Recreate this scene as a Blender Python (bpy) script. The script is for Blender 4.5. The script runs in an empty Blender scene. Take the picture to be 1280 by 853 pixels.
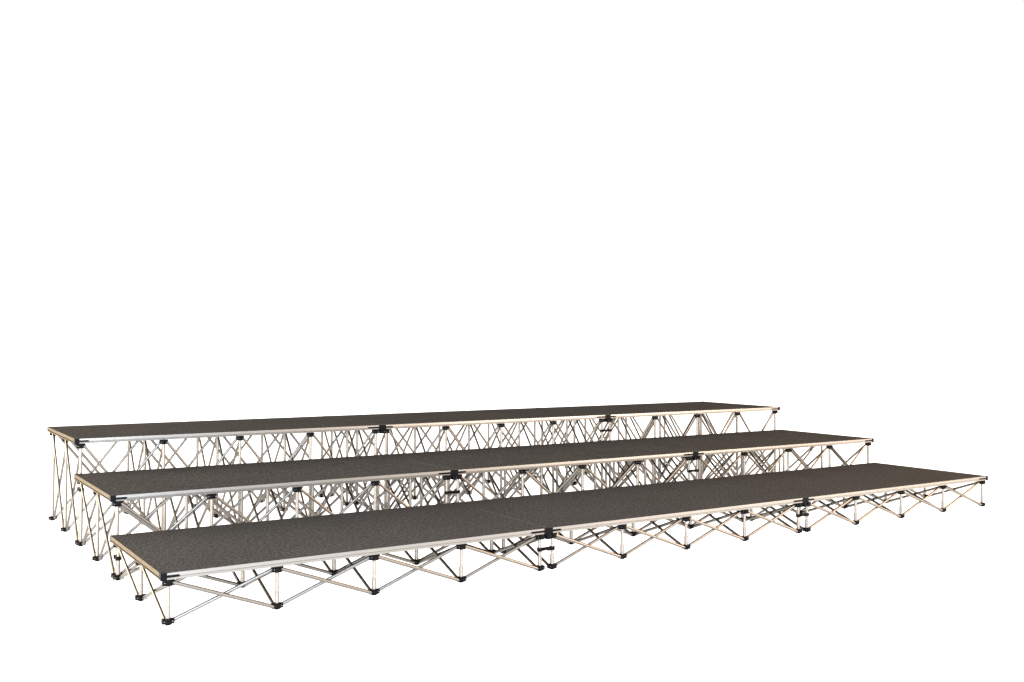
import bpy, bmesh, math
from mathutils import Vector, Matrix

sc = bpy.context.scene
col = sc.collection
PI = math.pi

# ------------------------------------------------------------------ sizes (metres)
LEN, DEP = 2.0, 1.0            # one platform
GAP = 0.0015                   # play between two platforms
RAIL = 0.030                   # height of the aluminium edge rail
INS = 0.040                    # post axis in from the platform ends
INF, INB = 0.026, 0.016        # and from its front and back edges
TIERS = [dict(h=0.2256, y=0.0, x=0.0), dict(h=0.4231, y=1.0063, x=0.0017), dict(h=0.6277, y=2.0191, x=0.0042)]
BAYX = (LEN - 2 * INS) / 4
BAYY = (DEP - INF - INB) / 2


# ------------------------------------------------------------------ materials
def new_mat(name):
    m = bpy.data.materials.new(name)
    m.use_nodes = True
    nt = m.node_tree
    return m, nt, nt.nodes['Principled BSDF']


def node(nt, kind, **kw):
    n = nt.nodes.new(kind)
    for k, v in kw.items():
        n.inputs[k].default_value = v
    return n


def ramp(nt, fac, stops):
    r = nt.nodes.new('ShaderNodeValToRGB')
    el = r.color_ramp.elements
    el[0].position, el[0].color = stops[0][0], (*stops[0][1], 1)
    el[1].position, el[1].color = stops[-1][0], (*stops[-1][1], 1)
    for p, c in stops[1:-1]:
        e = el.new(p)
        e.color = (*c, 1)
    nt.links.new(fac, r.inputs['Fac'])
    return r


def metal(name, lo, hi, rough, scale=(3, 3, 3), var=0.15):
    m, nt, b = new_mat(name)
    tc = nt.nodes.new('ShaderNodeTexCoord')
    mp = node(nt, 'ShaderNodeMapping', Scale=scale)
    nt.links.new(tc.outputs['Object'], mp.inputs['Vector'])
    n = node(nt, 'ShaderNodeTexNoise', Scale=14.0, Detail=5.0, Roughness=0.6)
    nt.links.new(mp.outputs['Vector'], n.inputs['Vector'])
    r = ramp(nt, n.outputs['Fac'], [(0.3, lo), (0.7, hi)])
    nt.links.new(r.outputs['Color'], b.inputs['Base Color'])
    b.inputs['Metallic'].default_value = 1.0
    rr = node(nt, 'ShaderNodeMapRange')
    rr.inputs['To Min'].default_value = rough * (1 - var)
    rr.inputs['To Max'].default_value = rough * (1 + var)
    nt.links.new(n.outputs['Fac'], rr.inputs['Value'])
    nt.links.new(rr.outputs['Result'], b.inputs['Roughness'])
    return m


def plastic(name, base, rough=0.42, spec=0.22):
    m, nt, b = new_mat(name)
    tc = nt.nodes.new('ShaderNodeTexCoord')
    n = node(nt, 'ShaderNodeTexNoise', Scale=90.0, Detail=3.0)
    nt.links.new(tc.outputs['Object'], n.inputs['Vector'])
    r = ramp(nt, n.outputs['Fac'], [(0.3, tuple(c * 0.7 for c in base)), (0.7, tuple(c * 1.4 for c in base))])
    nt.links.new(r.outputs['Color'], b.inputs['Base Color'])
    b.inputs['Roughness'].default_value = rough
    b.inputs['Specular IOR Level'].default_value = spec
    bp = node(nt, 'ShaderNodeBump', Strength=0.12, Distance=0.0006)
    nt.links.new(n.outputs['Fac'], bp.inputs['Height'])
    nt.links.new(bp.outputs['Normal'], b.inputs['Normal'])
    return m


def carpet_mat():
    m, nt, b = new_mat('charcoal_carpet')
    L = nt.links.new
    geo = nt.nodes.new('ShaderNodeNewGeometry')         # world position: no two platforms repeat
    fine = node(nt, 'ShaderNodeTexNoise', Scale=165.0, Detail=3.0, Roughness=0.7)
    tuft = node(nt, 'ShaderNodeTexNoise', Scale=62.0, Detail=5.0, Roughness=0.75)
    wide = node(nt, 'ShaderNodeTexNoise', Scale=2.6, Detail=5.0, Roughness=0.6)
    lint = node(nt, 'ShaderNodeTexVoronoi', Scale=9.0)
    for n in (fine, tuft, wide, lint):
        L(geo.outputs['Position'], n.inputs['Vector'])
    mix = nt.nodes.new('ShaderNodeMath'); mix.operation = 'ADD'
    L(fine.outputs['Fac'], mix.inputs[0]); L(tuft.outputs['Fac'], mix.inputs[1])
    half = nt.nodes.new('ShaderNodeMath'); half.operation = 'MULTIPLY'
    half.inputs[1].default_value = 0.5
    L(mix.outputs[0], half.inputs[0])
    r = ramp(nt, half.outputs[0], [(0.34, CARPET[0]), (0.5, CARPET[1]), (0.66, CARPET[2])])
    w = nt.nodes.new('ShaderNodeMapRange')
    w.inputs['From Min'].default_value = 0.3; w.inputs['From Max'].default_value = 0.7
    w.inputs['To Min'].default_value = 0.93; w.inputs['To Max'].default_value = 1.07
    L(wide.outputs['Fac'], w.inputs['Value'])
    mul = nt.nodes.new('ShaderNodeVectorMath'); mul.operation = 'SCALE'
    L(r.outputs['Color'], mul.inputs[0]); L(w.outputs['Result'], mul.inputs['Scale'])
    lm = nt.nodes.new('ShaderNodeMapRange')              # a few pale specks of lint
    lm.inputs['From Min'].default_value = 0.018; lm.inputs['From Max'].default_value = 0.03
    lm.inputs['To Min'].default_value = 0.55; lm.inputs['To Max'].default_value = 0.0
    L(lint.outputs['Distance'], lm.inputs['Value'])
    mx = nt.nodes.new('ShaderNodeMix'); mx.data_type = 'RGBA'
    L(lm.outputs['Result'], mx.inputs['Factor'])
    L(mul.outputs['Vector'], mx.inputs['A'])
    mx.inputs['B'].default_value = (0.16, 0.15, 0.14, 1)
    L(mx.outputs['Result'], b.inputs['Base Color'])
    b.inputs['Roughness'].default_value = 1.0
    b.inputs['Specular IOR Level'].default_value = 0.0
    b.inputs['Sheen Weight'].default_value = 0.0
    bp = node(nt, 'ShaderNodeBump', Strength=0.5, Distance=0.002)
    L(half.outputs[0], bp.inputs['Height'])
    L(bp.outputs['Normal'], b.inputs['Normal'])
    return m


CARPET = [(0.0150, 0.0138, 0.0128), (0.0405, 0.0373, 0.0346), (0.103, 0.0955, 0.0890)]
M = {}
M['tube'] = metal('champagne_aluminium_tube', (0.146, 0.137, 0.126), (0.160, 0.151, 0.140), 0.42, (3, 3, 3), 0.1)
M['post'] = metal('pale_aluminium_post', (0.190, 0.176, 0.160), (0.206, 0.192, 0.177), 0.50, (3, 3, 3), 0.1)
M['rail'] = metal('brushed_aluminium_rail', (0.222, 0.215, 0.203), (0.230, 0.223, 0.211), 0.36, (1, 1, 1), 0.02)
M['end_rail'] = metal('shade_tinted_end_rail', (0.160, 0.139, 0.110), (0.174, 0.152, 0.122), 0.50, (1, 1, 1), 0.05)  # same aluminium as the rails, with their dimmer tan reflection put into the colour
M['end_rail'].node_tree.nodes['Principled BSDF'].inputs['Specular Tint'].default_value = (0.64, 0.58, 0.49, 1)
M['groove'] = metal('shaded_rail_channel', (0.018, 0.014, 0.010), (0.028, 0.022, 0.016), 0.5)  # shadow inside the end-rail groove, painted as a dark colour
M['steel'] = metal('bolt_steel', (0.14, 0.135, 0.13), (0.2, 0.195, 0.19), 0.35)
M['black'] = plastic('black_nylon', (0.0028, 0.0027, 0.0029), 0.34, 0.04)
M['wood'] = plastic('dark_plywood', (0.035, 0.022, 0.012), 0.7, 0.1)
M['carpet'] = carpet_mat()


# ------------------------------------------------------------------ mesh helpers
def box(bm, lo, hi, mi=0, bevel=0.0):
    b = bmesh.new()
    bmesh.ops.create_cube(b, size=1.0)
    for v in b.verts:
        v.co = Vector(((lo[i] + hi[i]) / 2 + v.co[i] * (hi[i] - lo[i]) for i in range(3)))
    if bevel:
        bmesh.ops.bevel(b, geom=b.edges[:], offset=bevel, segments=2, affect='EDGES', profile=0.6)
    add(bm, b, mi)


def add(bm, b, mi=0, smooth=None):
    vs = {v: bm.verts.new(v.co) for v in b.verts}
    for f in b.faces:
        g = bm.faces.new([vs[v] for v in f.verts])
        g.material_index = mi
        g.smooth = f.smooth if smooth is None else smooth
    b.free()


def tube(bm, a, c, r, seg=14, mi=0, flat=1.0):
    """round or flattened bar from a to c; flat scales its sideways half-width"""
    a, c = Vector(a), Vector(c)
    d = (c - a).normalized()
    side = d.cross(Vector((0, 0, 1)))
    side = Vector((1, 0, 0)) if side.length < 1e-4 else side.normalized()
    up = side.cross(d)
    ring = []
    for p in (a, c):
        ring.append([bm.verts.new(p + side * (r * flat * math.cos(2 * PI * k / seg)) + up * (r * math.sin(2 * PI * k / seg))) for k in range(seg)])
    for k in range(seg):
        f = bm.faces.new((ring[0][k], ring[0][(k + 1) % seg], ring[1][(k + 1) % seg], ring[1][k]))
        f.smooth = True
        f.material_index = mi
    for q in (ring[0][::-1], ring[1]):                      # caps on vertices of their own, so the sides shade straight
        bm.faces.new([bm.verts.new(v.co) for v in q]).material_index = mi


def prism(bm, prof, axis_from, axis_to, place, mi=0, mis=None):
    """extrude a closed 2-D profile; place(u, v, s) -> point"""
    A = [bm.verts.new(place(u, v, axis_from)) for u, v in prof]
    B = [bm.verts.new(place(u, v, axis_to)) for u, v in prof]
    n = len(prof)
    for k in range(n):
        f = bm.faces.new((A[k], A[(k + 1) % n], B[(k + 1) % n], B[k]))
        f.material_index = mis[k] if mis else mi
    bm.faces.new(A[::-1]).material_index = mi
    bm.faces.new(B).material_index = mi


def mesh(name, bm, *mats):
    bmesh.ops.recalc_face_normals(bm, faces=bm.faces[:])
    me = bpy.data.meshes.new(name)
    bm.to_mesh(me)
    bm.free()
    for m in mats:
        me.materials.append(m)
    return me


def place(name, me, parent=None, loc=(0, 0, 0), rz=0.0):
    o = bpy.data.objects.new(name, me)
    col.objects.link(o)
    o.parent = parent
    o.location = loc
    o.rotation_euler = (0, 0, rz)
    return o


def thing(name, label, cat, loc, group=None, rz=0.0):
    o = bpy.data.objects.new(name, None)
    o.empty_display_size = 0.1
    col.objects.link(o)
    o.location = loc
    o.rotation_euler = (0, 0, rz)
    o['label'], o['category'] = label, cat
    if group:
        o['group'] = group
    return o


# ------------------------------------------------------------------ riser frame pieces
def hub_bm(z0, z1, foot):
    rx, ry = (0.0258, 0.0222) if foot else (0.0256, 0.0238)
    bm = bmesh.new()
    c = 0.0135
    box(bm, (-c, -c, z0), (c, c, z1), 0, 0.002)
    lz0, lz1 = (z0 + 0.003, z1 - 0.002) if foot else (z0 + 0.002, z1 - 0.003)
    for k in range(4):
        R = Matrix.Rotation(k * PI / 2, 3, 'Z')
        reach = ry if k % 2 else rx
        b = bmesh.new()
        box(b, (c - 0.002, -0.0122, lz0), (reach, 0.0122, lz1), 0, 0.0022)
        for v in b.verts:
            v.co = R @ v.co
        add(bm, b, 0)
        b = bmesh.new()
        zc = (lz0 + lz1) / 2
        tube(b, (0.0178, -0.0128, zc), (0.0178, 0.0128, zc), 0.0024, 10, 1)
        for v in b.verts:
            v.co = R @ v.co
        vs = {v: bm.verts.new(v.co) for v in b.verts}
        for f in b.faces:
            bm.faces.new([vs[v] for v in f.verts]).material_index = 1
        b.free()
    if foot:
        tube(bm, (0, 0, 0.0), (0, 0, z0 + 0.003), 0.0120, 16, 0)
    return bm


def brace_bm(bay, zlo, zhi):
    """one bar of a scissor pair: low at the origin node, high at the next node, with its pivot"""
    bm = bmesh.new()
    a, c = Vector((0.0185, 0.0072, zlo)), Vector((bay - 0.0185, 0.0072, zhi))
    tube(bm, a, c, 0.0086, 12, 0, 0.82)
    m = (a + c) / 2
    tube(bm, (m.x, -0.0004, m.z), (m.x, 0.0152, m.z), 0.0042, 10, 1)
    return bm


FOOT_H = 0.029
kits = []
for t, T in enumerate(TIERS):
    top = T['h'] - RAIL                                   # underside of the platform
    k = {}
    pr = 0.0084 if t == 0 else 0.0098
    bm = bmesh.new(); tube(bm, (0, 0, 0.010), (0, 0, top - 0.010), pr, 16); k['post'] = mesh('post', bm, M['post'])
    sl = 0.048
    bm = bmesh.new(); tube(bm, (0, 0, 0.012), (0, 0, FOOT_H + sl), pr + 0.0024, 16); k['sleeve'] = mesh('sleeve', bm, M['post'])
    k['foot'] = mesh('foot', hub_bm(0.003, FOOT_H, True), M['black'], M['steel'])
    k['bracket'] = mesh('bracket', hub_bm(top - 0.0300, top - 0.0004, False), M['black'], M['steel'])
    k['bx'] = mesh('brace', brace_bm(BAYX, 0.0150, top - 0.0165), M['tube'], M['steel'])
    k['by'] = mesh('brace', brace_bm(BAYY, 0.0150, top - 0.0165), M['tube'], M['steel'])
    kits.append(k)


def riser(t, s, label):
    T, k = TIERS[t], kits[t]
    x0 = T['x'] + s * LEN
    r = thing('riser_frame', label, 'stage riser', (x0 + LEN / 2, T['y'] + DEP / 2, 0), 'folding riser frames under the platforms')
    X = [-LEN / 2 + INS + i * BAYX for i in range(5)]
    Y = [-DEP / 2 + INF + j * BAYY for j in range(3)]
    for i in range(5):
        for j in range(3):
            p = (X[i], Y[j], 0)
            post = place('post', k['post'], r, p)
            if t == 0:
                place('sleeve', k['sleeve'], post)
            place('bracket', k['bracket'], r, p)
            place('foot', k['foot'], r, p)
            if i < 4:
                place('brace', k['bx'], r, p, 0)
                place('brace', k['bx'], r, (X[i + 1], Y[j], 0), PI)
            if j < 2:
                place('brace', k['by'], r, p, PI / 2)
                place('brace', k['by'], r, (X[i], Y[j + 1], 0), -PI / 2)
    return r


# ------------------------------------------------------------------ platform pieces (origin: centre of the underside)
CB = 0.027                                               # corner block size
LIP = 0.0016


def rail_prof(groove, g0=0.0120, g1=0.0160):
    w = 0.020
    return [(0.0009, 0.0008), (0.0015, 0), (w, 0), (w, RAIL - 0.006), (LIP + 0.0006, RAIL - 0.006), (LIP + 0.0006, RAIL - 0.0004), (0.0005, RAIL - 0.0004), (0, RAIL - 0.001),
            (0, g1), (groove, g1 - 0.0008), (groove, g0 + 0.0008), (0, g0)]


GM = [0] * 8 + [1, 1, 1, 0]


def long_rail(groove):
    bm = bmesh.new()
    L = LEN - GAP - 2 * CB
    prism(bm, rail_prof(groove), -L / 2, L / 2, lambda u, v, s: (s, -DEP / 2 + u, v), 0, GM)
    return bm


def short_rail(groove):
    bm = bmesh.new()
    D = DEP - 2 * CB
    prism(bm, rail_prof(groove, 0.0062, 0.0115), -D / 2, D / 2, lambda u, v, s: (-LEN / 2 + GAP / 2 + u, s, v), 0, GM)
    return bm


RAILX = [mesh('edge_rail', long_rail(0.0028), M['rail'], M['rail']), mesh('edge_rail', long_rail(0.0028), M['rail'], M['rail'], M['black'])]
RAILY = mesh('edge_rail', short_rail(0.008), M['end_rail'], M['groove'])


def carpet_mesh():
    bm = bmesh.new()
    hx, hy, n = (LEN - GAP) / 2 - LIP, DEP / 2 - LIP, 0.0
    c = CB - 0.004                                        # notched at the corner blocks
    pts = [(-hx + c, -hy), (hx - c, -hy), (hx - c, -hy + c), (hx, -hy + c), (hx, hy - c), (hx - c, hy - c), (hx - c, hy), (-hx + c, hy), (-hx + c, hy - c), (-hx, hy - c), (-hx, -hy + c), (-hx + c, -hy + c)]
    prism(bm, pts, RAIL - 0.0058, RAIL, lambda u, v, s: (u, v, s))
    return mesh('carpet', bm, M['carpet'])


def core_mesh():
    bm = bmesh.new()
    box(bm, (-LEN / 2 + 0.0215, -DEP / 2 + 0.0215, 0.004), (LEN / 2 - 0.0215, DEP / 2 - 0.0215, RAIL - 0.0062))
    return mesh('deck_panel', bm, M['wood'])


def corner_mesh():
    bm = bmesh.new()
    e = 0.0014
    box(bm, (0, -e, -0.0020), (CB, CB, RAIL + 0.0010), 0, 0.0018)
    return mesh('corner_block', bm, M['black'])


def arm_mesh(L):
    bm = bmesh.new()
    prof = [(CB - 0.001, 0.0085), (CB - 0.001, 0.0200), (CB + L * 0.90, 0.0196), (CB + L, 0.0172), (CB + L, 0.0114), (CB + L * 0.88, 0.0090)]
    prism(bm, prof, -0.0009, 0.0005, lambda u, v, s: (u, s, v))
    return mesh('corner_arm', bm, M['black'])


CARPET_ME, CORE_ME, CORNER_ME = carpet_mesh(), core_mesh(), corner_mesh()
ARM = {'short': arm_mesh(0.054), 'long': arm_mesh(0.085)}
ARM_FLIP = {}


def flip(me):
    m2 = me.copy()
    for v in m2.vertices:
        v.co.x = -v.co.x
    m2.flip_normals()
    return m2


ARM_L, ARM_R = ARM['short'], flip(ARM['long'])
CORNER_R = flip(CORNER_ME)


def rivet_mesh():
    bm = bmesh.new()
    tube(bm, (0, -0.0012, 0), (0, 0.002, 0), 0.0030, 12)
    return mesh('rivet', bm, M['black'])


RIVET = rivet_mesh()


def platform(t, s, label):
    T = TIERS[t]
    z = T['h'] - RAIL
    r = thing('stage_platform', label, 'stage platform', (T['x'] + s * LEN + LEN / 2, T['y'] + DEP / 2, z), 'carpeted platforms of the tiered stage')
    place('carpet', CARPET_ME, r)
    place('deck_panel', CORE_ME, r)
    f = place('edge_rail', RAILX[0], r)
    place('edge_rail', RAILX[0], r, rz=PI)
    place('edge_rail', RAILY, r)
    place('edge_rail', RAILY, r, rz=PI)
    if t == 2:
        for x in (-0.49, -0.03, 0.43):
            place('rivet', RIVET, f, (x, -DEP / 2, 0.0075))
    hx, hy = (LEN - GAP) / 2, DEP / 2
    for me, arm, x, y, rz in ((CORNER_ME, ARM_L, -hx, -hy, 0), (CORNER_R, ARM_R, hx, -hy, 0), (CORNER_R, ARM_R, -hx, hy, PI), (CORNER_ME, ARM_L, hx, hy, PI)):
        c = place('corner_block', me, r, (x, y, 0), rz)
        place('corner_arm', arm, c)
    return r


WHERE = [
    ['left', 'middle', 'right'],
]
TN = ['lowest front tier', 'middle tier', 'tallest back tier']
HN = ['low', 'medium height', 'tall']
ENDS = ['at the left end of the %s', 'in the centre of the %s', 'at the right end of the %s']
for t in range(3):
    for s in range(3):
        where = ENDS[s] % TN[t]
        platform(t, s, 'dark grey carpeted platform with aluminium edge ' + where)
        riser(t, s, '%s silver scissor frame with black feet %s' % (HN[t], where))


# ------------------------------------------------------------------ clips
def leg_clip_bm(d, lever):
    """two snap rings joined by a bar with a raised latch; d = distance between the posts (along x)"""
    bm = bmesh.new()
    for s in (-1, 1):
        seg, ri, ro, h = 20, 0.0086, 0.0148, 0.0095
        V = [[[bm.verts.new((s * d / 2 + r * math.cos(2 * PI * k / seg), r * math.sin(2 * PI * k / seg), z)) for k in range(seg)] for r in (ri, ro)] for z in (-h, h)]
        for k in range(seg):
            n = (k + 1) % seg
            bm.faces.new((V[0][0][k], V[0][0][n], V[1][0][n], V[1][0][k]))
            bm.faces.new((V[0][1][k], V[1][1][k], V[1][1][n], V[0][1][n]))
            bm.faces.new((V[1][0][k], V[1][0][n], V[1][1][n], V[1][1][k]))
            bm.faces.new((V[0][0][k], V[0][1][k], V[0][1][n], V[0][0][n]))
    box(bm, (-d / 2 + 0.0125, -0.0095, -0.0074), (d / 2 - 0.0125, 0.0095, 0.0074), 0, 0.002)
    if lever:
        box(bm, (-d / 2 + 0.016, -0.0150, -0.0045), (d * 0.18, -0.0088, 0.0085), 0, 0.0015)
        box(bm, (d * 0.02, -0.0185, -0.0085), (d * 0.26, -0.0088, 0.0045), 0, 0.0015)
    return bm


def deck_clip_bm():
    """clip under a joint: a black block with a tongue hooked between two corner blocks"""
    bm = bmesh.new()
    box(bm, (-0.0095, -0.014, -0.0300), (0.0125, 0.014, -0.0022), 0, 0.002)
    box(bm, (-0.020, -0.008, -0.0100), (0.020, 0.012, -0.0030), 0, 0.0015)
    return bm


CLIP_ME = mesh('leg_clip', leg_clip_bm(2 * INS, True), M['black'])
TIERGAP = [TIERS[1]['y'] - DEP + INF + INB, TIERS[2]['y'] - TIERS[1]['y'] - DEP + INF + INB]
TIER_CLIP_ME = [mesh('tier_clip', leg_clip_bm(d, False), M['black']) for d in TIERGAP]
DECK_CLIP_ME = mesh('deck_clip', deck_clip_bm(), M['black'])
CLIP_Z = [0.112, 0.285, 0.50]
JN = ['left joint', 'right joint']


def tagged(o, label, cat, group):
    o['label'], o['category'], o['group'] = label, cat, group
    return o


for t in range(3):
    for j in (1, 2):
        T = TIERS[t]
        if not (t == 2 and j == 1):
            o = place('leg_clip', CLIP_ME, None, (T['x'] + j * LEN, T['y'] + INF, CLIP_Z[t]))
            tagged(o, 'black clip bar linking two front legs at the %s of the %s' % (JN[j - 1], TN[t]), 'leg clip', 'clips linking neighbouring frame legs')
        o = place('deck_clip', DECK_CLIP_ME, None, (T['x'] + j * LEN, T['y'] + 0.014, T['h'] - RAIL))
        tagged(o, 'small black block under the platform seam at the %s of the %s' % (JN[j - 1], TN[t]), 'deck clip', 'clips under the platform joints')
BETWEEN = ['lowest and middle tiers', 'middle and back tiers']
TCZ = [0.11, 0.33]
for b in (0, 1):
    for x, side in ((INS, 'left end'),):
        T = TIERS[b]
        o = place('tier_clip', TIER_CLIP_ME[b], None, (T['x'] + x, T['y'] + DEP - INB + TIERGAP[b] / 2, TCZ[b]), PI / 2)
        tagged(o, 'black clip holding legs of the %s together at the %s' % (BETWEEN[b], side), 'leg clip', 'clips linking neighbouring frame legs')

# ------------------------------------------------------------------ setting: added translucent white floor, lit from below so no shadow shows
bm = bmesh.new()
vs = [bm.verts.new(p) for p in ((-16, -16, 0), (22, -16, 0), (22, 22, 0), (-16, 22, 0))]
bm.faces.new(vs)
fm = bpy.data.materials.new('shadowless_white_floor')
fm.use_nodes = True
nt = fm.node_tree
nt.nodes.clear()
out = nt.nodes.new('ShaderNodeOutputMaterial')
tr = node(nt, 'ShaderNodeBsdfTranslucent', Color=(0.96, 0.96, 0.96, 1))
df = node(nt, 'ShaderNodeBsdfDiffuse', Color=(0.92, 0.92, 0.92, 1))
mx = node(nt, 'ShaderNodeMixShader', Fac=0.4)
nt.links.new(tr.outputs[0], mx.inputs[1])
nt.links.new(df.outputs[0], mx.inputs[2])
nt.links.new(mx.outputs[0], out.inputs['Surface'])
fl = place('floor', mesh('floor', bm, fm))
fl['kind'] = 'structure'

# ------------------------------------------------------------------ light
w = bpy.data.worlds.new('World')
sc.world = w
w.use_nodes = True
bg = w.node_tree.nodes['Background']
bg.inputs['Color'].default_value = (1.0, 0.97, 0.93, 1)
bg.inputs['Strength'].default_value = 1.1


def area(name, loc, target, sx, sy, radiance, color):
    l = bpy.data.lights.new(name, 'AREA')
    l.shape, l.size, l.size_y, l.color = 'RECTANGLE', sx, sy, color
    l.energy = radiance * PI * sx * sy
    o = bpy.data.objects.new(name, l)
    col.objects.link(o)
    o.location = loc
    d = Vector(target) - Vector(loc)
    o.rotation_euler = d.to_track_quat('-Z', 'Y').to_euler()
    return o


area('under_floor_fill', (3, 3, -1.5), (3, 3, 0), 60, 60, 1.95, (1.0, 0.95, 0.90))          # added beneath the floor to keep it white under the decks
area('cool_fill', (-0.2, -5.4, 3.0), (0.6, -2.8, 0), 6.4, 4.0, 6.0, (0.42, 0.70, 1.0))  # added lamp: cool floor pool for the left rails to mirror
area('warm_fill', (10.0, -5.4, 3.0), (8.2, -2.8, 0), 8.0, 4.6, 10.0, (1.0, 0.50, 0.14))  # added lamp: stands in for the warm floor mirrored in the right rails
area('front_fill', (-1.6, -6.5, 1.2), (1.5, 0.6, 0.2), 4.6, 1.2, 86.0, (0.84, 0.91, 1.0))  # added frontal light to brighten the front legs and braces
area('left_fill', (-5.0, 0.2, 0.9), (0.2, 1.5, 0.25), 3.4, 1.3, 62.0, (1.0, 0.89, 0.74))  # added to lighten the legs and braces at the left end
area('back_left_fill', (-3.0, 4.4, 2.1), (0.0, 0.9, 0.25), 2.8, 1.6, 28.0, (1.0, 0.87, 0.66))  # added behind the stage to put highlights on the left-end braces
area('side_fill', (9.5, -6.0, 1.2), (4.5, 0.6, 0.2), 4.5, 1.2, 36.0, (1.0, 0.93, 0.86))  # added to carry the frontal light to the braces on the right

# ------------------------------------------------------------------ camera (solved from the platform corners and feet)
cd = bpy.data.cameras.new('camera')
cam = bpy.data.objects.new('camera', cd)
col.objects.link(cam)
sc.camera = cam
yaw, pitch, roll = 0.57763, 0.02451, 0.00382
f = Vector((math.sin(yaw) * math.cos(pitch), math.cos(yaw) * math.cos(pitch), math.sin(pitch)))
rt = Vector((math.cos(yaw), -math.sin(yaw), 0))
up = rt.cross(f)
r2 = rt * math.cos(roll) + up * math.sin(roll)
u2 = up * math.cos(roll) - rt * math.sin(roll)
R = Matrix((r2, u2, -f)).transposed()
cam.matrix_world = Matrix.Translation((-1.10456, -4.39883, 1.20445)) @ R.to_4x4()
cd.sensor_fit = 'HORIZONTAL'
cd.sensor_width = 36.0
cd.lens = 1265.41 / 1280 * 36.0
cd.shift_x = 0.0
cd.shift_y = (397.576 - 426.5) / 1280
cd.clip_end = 500
cd.clip_start = 0.05

# ------------------------------------------------------------------ render settings
sc.view_settings.view_transform = 'Standard'
sc.view_settings.look = 'None'
sc.view_settings.exposure = 0
sc.view_settings.gamma = 1
sc.view_settings.use_curve_mapping = False
sc.render.engine = 'CYCLES'
sc.cycles.use_denoising = True
sc.cycles.max_bounces = 8
sc.cycles.use_light_tree = False
sc.cycles.use_adaptive_sampling = False
